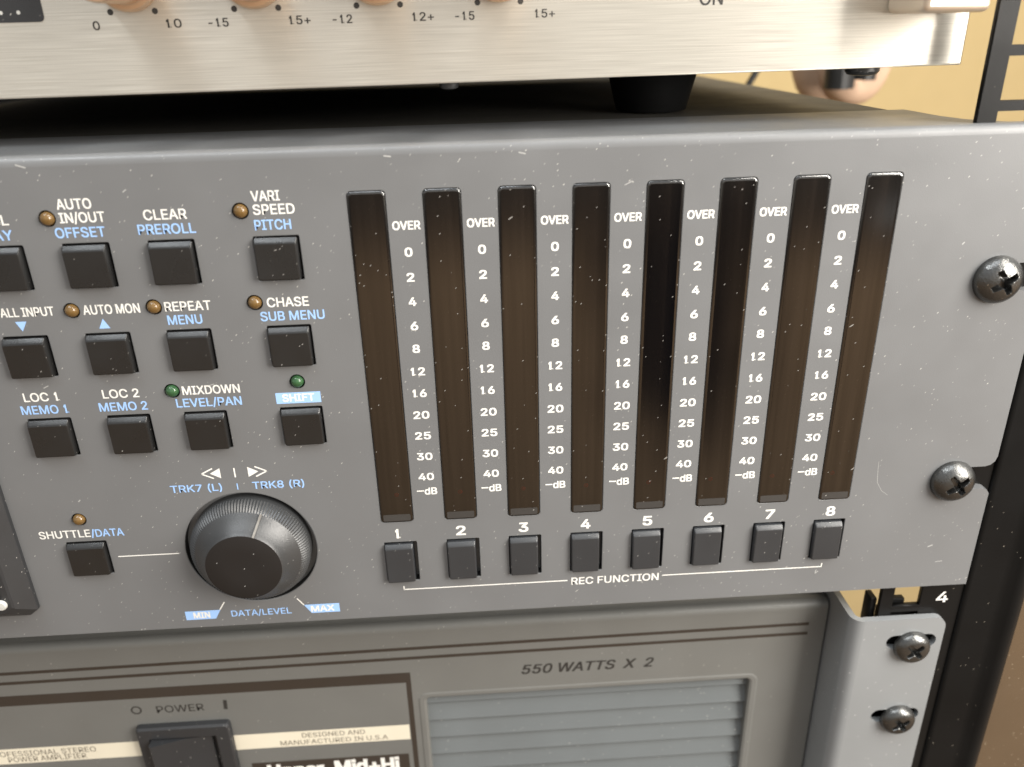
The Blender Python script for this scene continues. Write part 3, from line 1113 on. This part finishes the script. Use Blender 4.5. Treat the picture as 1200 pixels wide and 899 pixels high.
profile_x(bm, [(AY, AZ1 - 3), (AY + .1, AZ1 - 2.2), (AY + .5, AZ1 - 1.3), (AY + 1.2, AZ1 - .6), (AY + 2.1, AZ1 - .15), (AY + 3.2, AZ1), (AY + 12, AZ1)], AX0, AX1)
quad(bm, [(AX1, AY, AZ0), (AX1, AY + 12, AZ0), (AX1, AY + 12, AZ1), (AX1, AY, AZ1 - 3)])
bmesh.ops.remove_doubles(bm, verts=bm.verts, dist=0.0005)
part('front_panel', bm, M['amp'], PA, smooth=35)
bm = bmesh.new()      # louvres: sloping blades, each one's foot in front of the next
z = gz1 + 4.0
while z > gz0 - 6:
    profile_x(bm, [(AY + 4.6, z), (AY + 3.0, z - 8.4), (AY + 2.7, z - 9.6), (AY + 3.1, z - 10.2), (AY + 4.4, z - 10.35), (AY + 4.6, z - 10.45)], gx0, gx1)
    z -= 10.45
part('grille', bm, M['louvre'], PA, smooth=40)
bm = bmesh.new()
box(bm, AX0 + 2, AX1 - 3, AY + 12, 330, AZ0 + 2, AZ1 - 2)
part('case', bm, M['rack'], PA, smooth=0)
yt = AY - 0.05
bm = bmesh.new()
for zz in (-196.4, -201.6):
    strip(bm, AX0 + 2, zz - 1.1, 175, zz + 1.2, 1.6, y=yt)
strip(bm, AX0 + 2, -212.1, 2.3, -212.1, 5.6, y=yt)
strip(bm, 1.2, -214.9, 1.2, -312, 2.2, y=yt)
part('painted_stripes', bm, M['brown_ink'], PA, smooth=0)
bm = bmesh.new()
text(bm, '550 WATTS  X  2', 50.0, 107.3, -214.1, 5.2, y=yt, bold=0.018, slant=0.25)
part('printed_legend', bm, M['black_ink'], PA, smooth=0)
bm = bmesh.new()
poly(bm, [(AX0 + 3, -248.2), (-0.4, -248.2), (-0.4, -239.4), (AX0 + 3, -239.4)], y=AY - 0.04)
LS = part('label_strip', bm, M['beige'], PA, smooth=0)
bm = bmesh.new()
text(bm, 'PROFESSIONAL STEREO', -184.2, -138.0, -243.7, 2.9, y=AY - .1, bold=0.0)
text(bm, 'POWER AMPLIFIER', -176.5, -142.9, -247.2, 2.9, y=AY - .1, bold=0.0)
part('strip_lettering', bm, M['faded_ink'], LS, smooth=0)
bm = bmesh.new()
text(bm, 'DESIGNED AND', -48.0, -20.2, -243.2, 2.6, y=AY - .1, bold=-0.004)
text(bm, 'MANUFACTURED IN U.S.A', -58.0, -10.4, -247.2, 2.6, y=AY - .1, bold=-0.004)
part('strip_lettering', bm, M['faded_ink'], LS, smooth=0)
bm = bmesh.new()
poly(bm, [(-72.5, -300), (-1.9, -300), (-1.9, -257.0), (-72.5, -257.0)], y=AY - 0.04)
DP = part('dark_plate', bm, M['brown_ink'], PA, smooth=0)
bm = bmesh.new()
text(bm, 'Upper  Mid+Hi', -66.0, -6.5, -267.2, 8.6, y=AY - .1, bold=0.03)
part('plate_lettering', bm, M['white'], DP, smooth=0)
bm = bmesh.new()
b0 = circ(-116.1, -221.4, 2.3, 28); b1 = circ(-116.1, -221.4, 1.6, 28)
plate(bm, b0, [b1], yt)
text(bm, 'POWER', -107.6, -87.5, -223.7, 3.9, y=yt, bold=0.004)
strip(bm, -78.4, -223.8, -78.0, -218.6, 1.6, y=yt)
part('printed_legend', bm, M['black_ink'], PA, smooth=0)
bm = bmesh.new()      # rocker switch
ro = [(x, z_) for x, z_ in rrect(-117.6, -77.6, -278, -229.5, 1.5, 3)]
ri = [(x, z_) for x, z_ in rrect(-112.6, -83.6, -273, -235.3, 0.6, 3)]
def L3(lp, y):
    return [(x, y, z_) for x, z_ in lp]
def sc(lp, k):
    cx = sum(p[0] for p in lp) / len(lp); cz = sum(p[1] for p in lp) / len(lp)
    return [(cx + (p[0] - cx) * k, cz + (p[1] - cz) * k) for p in lp]
loft(bm, [L3(ro, AY + 1), L3(ro, AY - 2.6), L3(sc(ro, .965), AY - 3.4), L3(ri, AY - 3.4), L3(ri, AY - 0.3)], False, True)
SW = part('power_switch', bm, M['door'], PA, smooth=30)
bm = bmesh.new()
z0, z1 = -272.4, -236.2
ll = [(-111.8, AY + 4), (-111.8, AY - 6.4), (-110.9, AY - 7.2), (-98, AY - 3.6), (-86.2, AY - 1.9), (-86.0, AY + 4)]
a_ = [bm.verts.new((x, y, z0)) for x, y in ll]; b2 = [bm.verts.new((x, y, z1)) for x, y in ll]
bridge(bm, a_, b2); bm.faces.new(a_); bm.faces.new(b2)
part('rocker', bm, M['door'], SW, smooth=40)
bm = bmesh.new()      # rack ear: bent steel bracket, slotted
EX0, EX1, EZ1, EY = 188.5, 222.3, -178.6, 0.5
slots = [rrect(198.8, 219.6, zc - 3.4, zc + 3.4, 3.39, 6) for zc in (-190.2, -230.6, -271)]
outer = rrect(EX0, EX1, AZ0, EZ1, (0.1, 0.1, 5.0, 0.1), 6)
plate(bm, outer, slots, EY)
plate(bm, outer, slots, EY + 2.8)
for h in slots + [outer]:
    bridge(bm, ring(bm, h, EY), ring(bm, h, EY + 2.8))
R_o = 5.0
def bend(rad, n=8):
    return [(EX0 + (-rad) * math.sin(math.radians(90 * k / n)), EY + R_o - rad * math.cos(math.radians(90 * k / n))) for k in range(n + 1)]
po = bend(R_o) + [(EX0 - R_o, 90)]
pi_ = [(EX0 - 2.4 * math.sin(math.radians(90 * k / 8)), EY + R_o - 2.4 * math.cos(math.radians(90 * k / 8))) for k in range(9)] + [(EX0 - 2.4, 90)]
for pr in (po, pi_):
    a_ = [bm.verts.new((x, y, AZ0)) for x, y in pr]; b2 = [bm.verts.new((x, y, EZ1)) for x, y in pr]
    for i in range(len(pr) - 1):
        bm.faces.new((a_[i], a_[i + 1], b2[i + 1], b2[i]))
ta = [bm.verts.new((x, y, EZ1)) for x, y in po]; tb = [bm.verts.new((x, y, EZ1)) for x, y in pi_]
for i in range(len(po) - 1):
    bm.faces.new((ta[i], ta[i + 1], tb[i + 1], tb[i]))
part('rack_ear', bm, M['ear'], PA, smooth=35)

# ------------------------------------------------------------------ cables behind
CB = thing('cable_bundle', 'blurred pinkish cable bundle with dark plugs hanging behind the silver unit', 'cable', (296, 330, 20))
bm = bmesh.new()
for k, (ra, rt) in enumerate(((21, 12), (9, 12), (15, 10))):
    pts = []
    for i in range(17):
        t_ = i / 16 * math.pi
        pts.append((297 + 3 * k - ra * math.cos(t_), 345 - 6 * k, 14 - 2 * k - (ra + 1) * math.sin(t_) * (1 + .08 * math.sin(3 * t_ + k))))
    tube(bm, pts, rt, 12)
part('sheath', bm, M['pink'], CB, smooth=60)
bm = bmesh.new()
tube(bm, [(285, 312, 60), (284, 312, 30), (285, 312, -3)], 9.5, 14)
tube(bm, [(303, 312, 60), (302, 312, 30), (301, 312, 2)], 7.5, 14)
part('plug', bm, M['blackcable'], CB, smooth=60)
bm = bmesh.new()
tube(bm, [(243, 330, 40), (238, 330, 15), (233, 330, 5), (229, 330, -2), (220, 331, -18)], 2.4, 8)
tc_ = link_obj('thin_cable', finish(bm, M['blackcable'], 'thin_cable', 60))
tc_['label'] = 'thin black cable slanting down in the gap behind the silver unit'
tc_['category'] = 'cable'
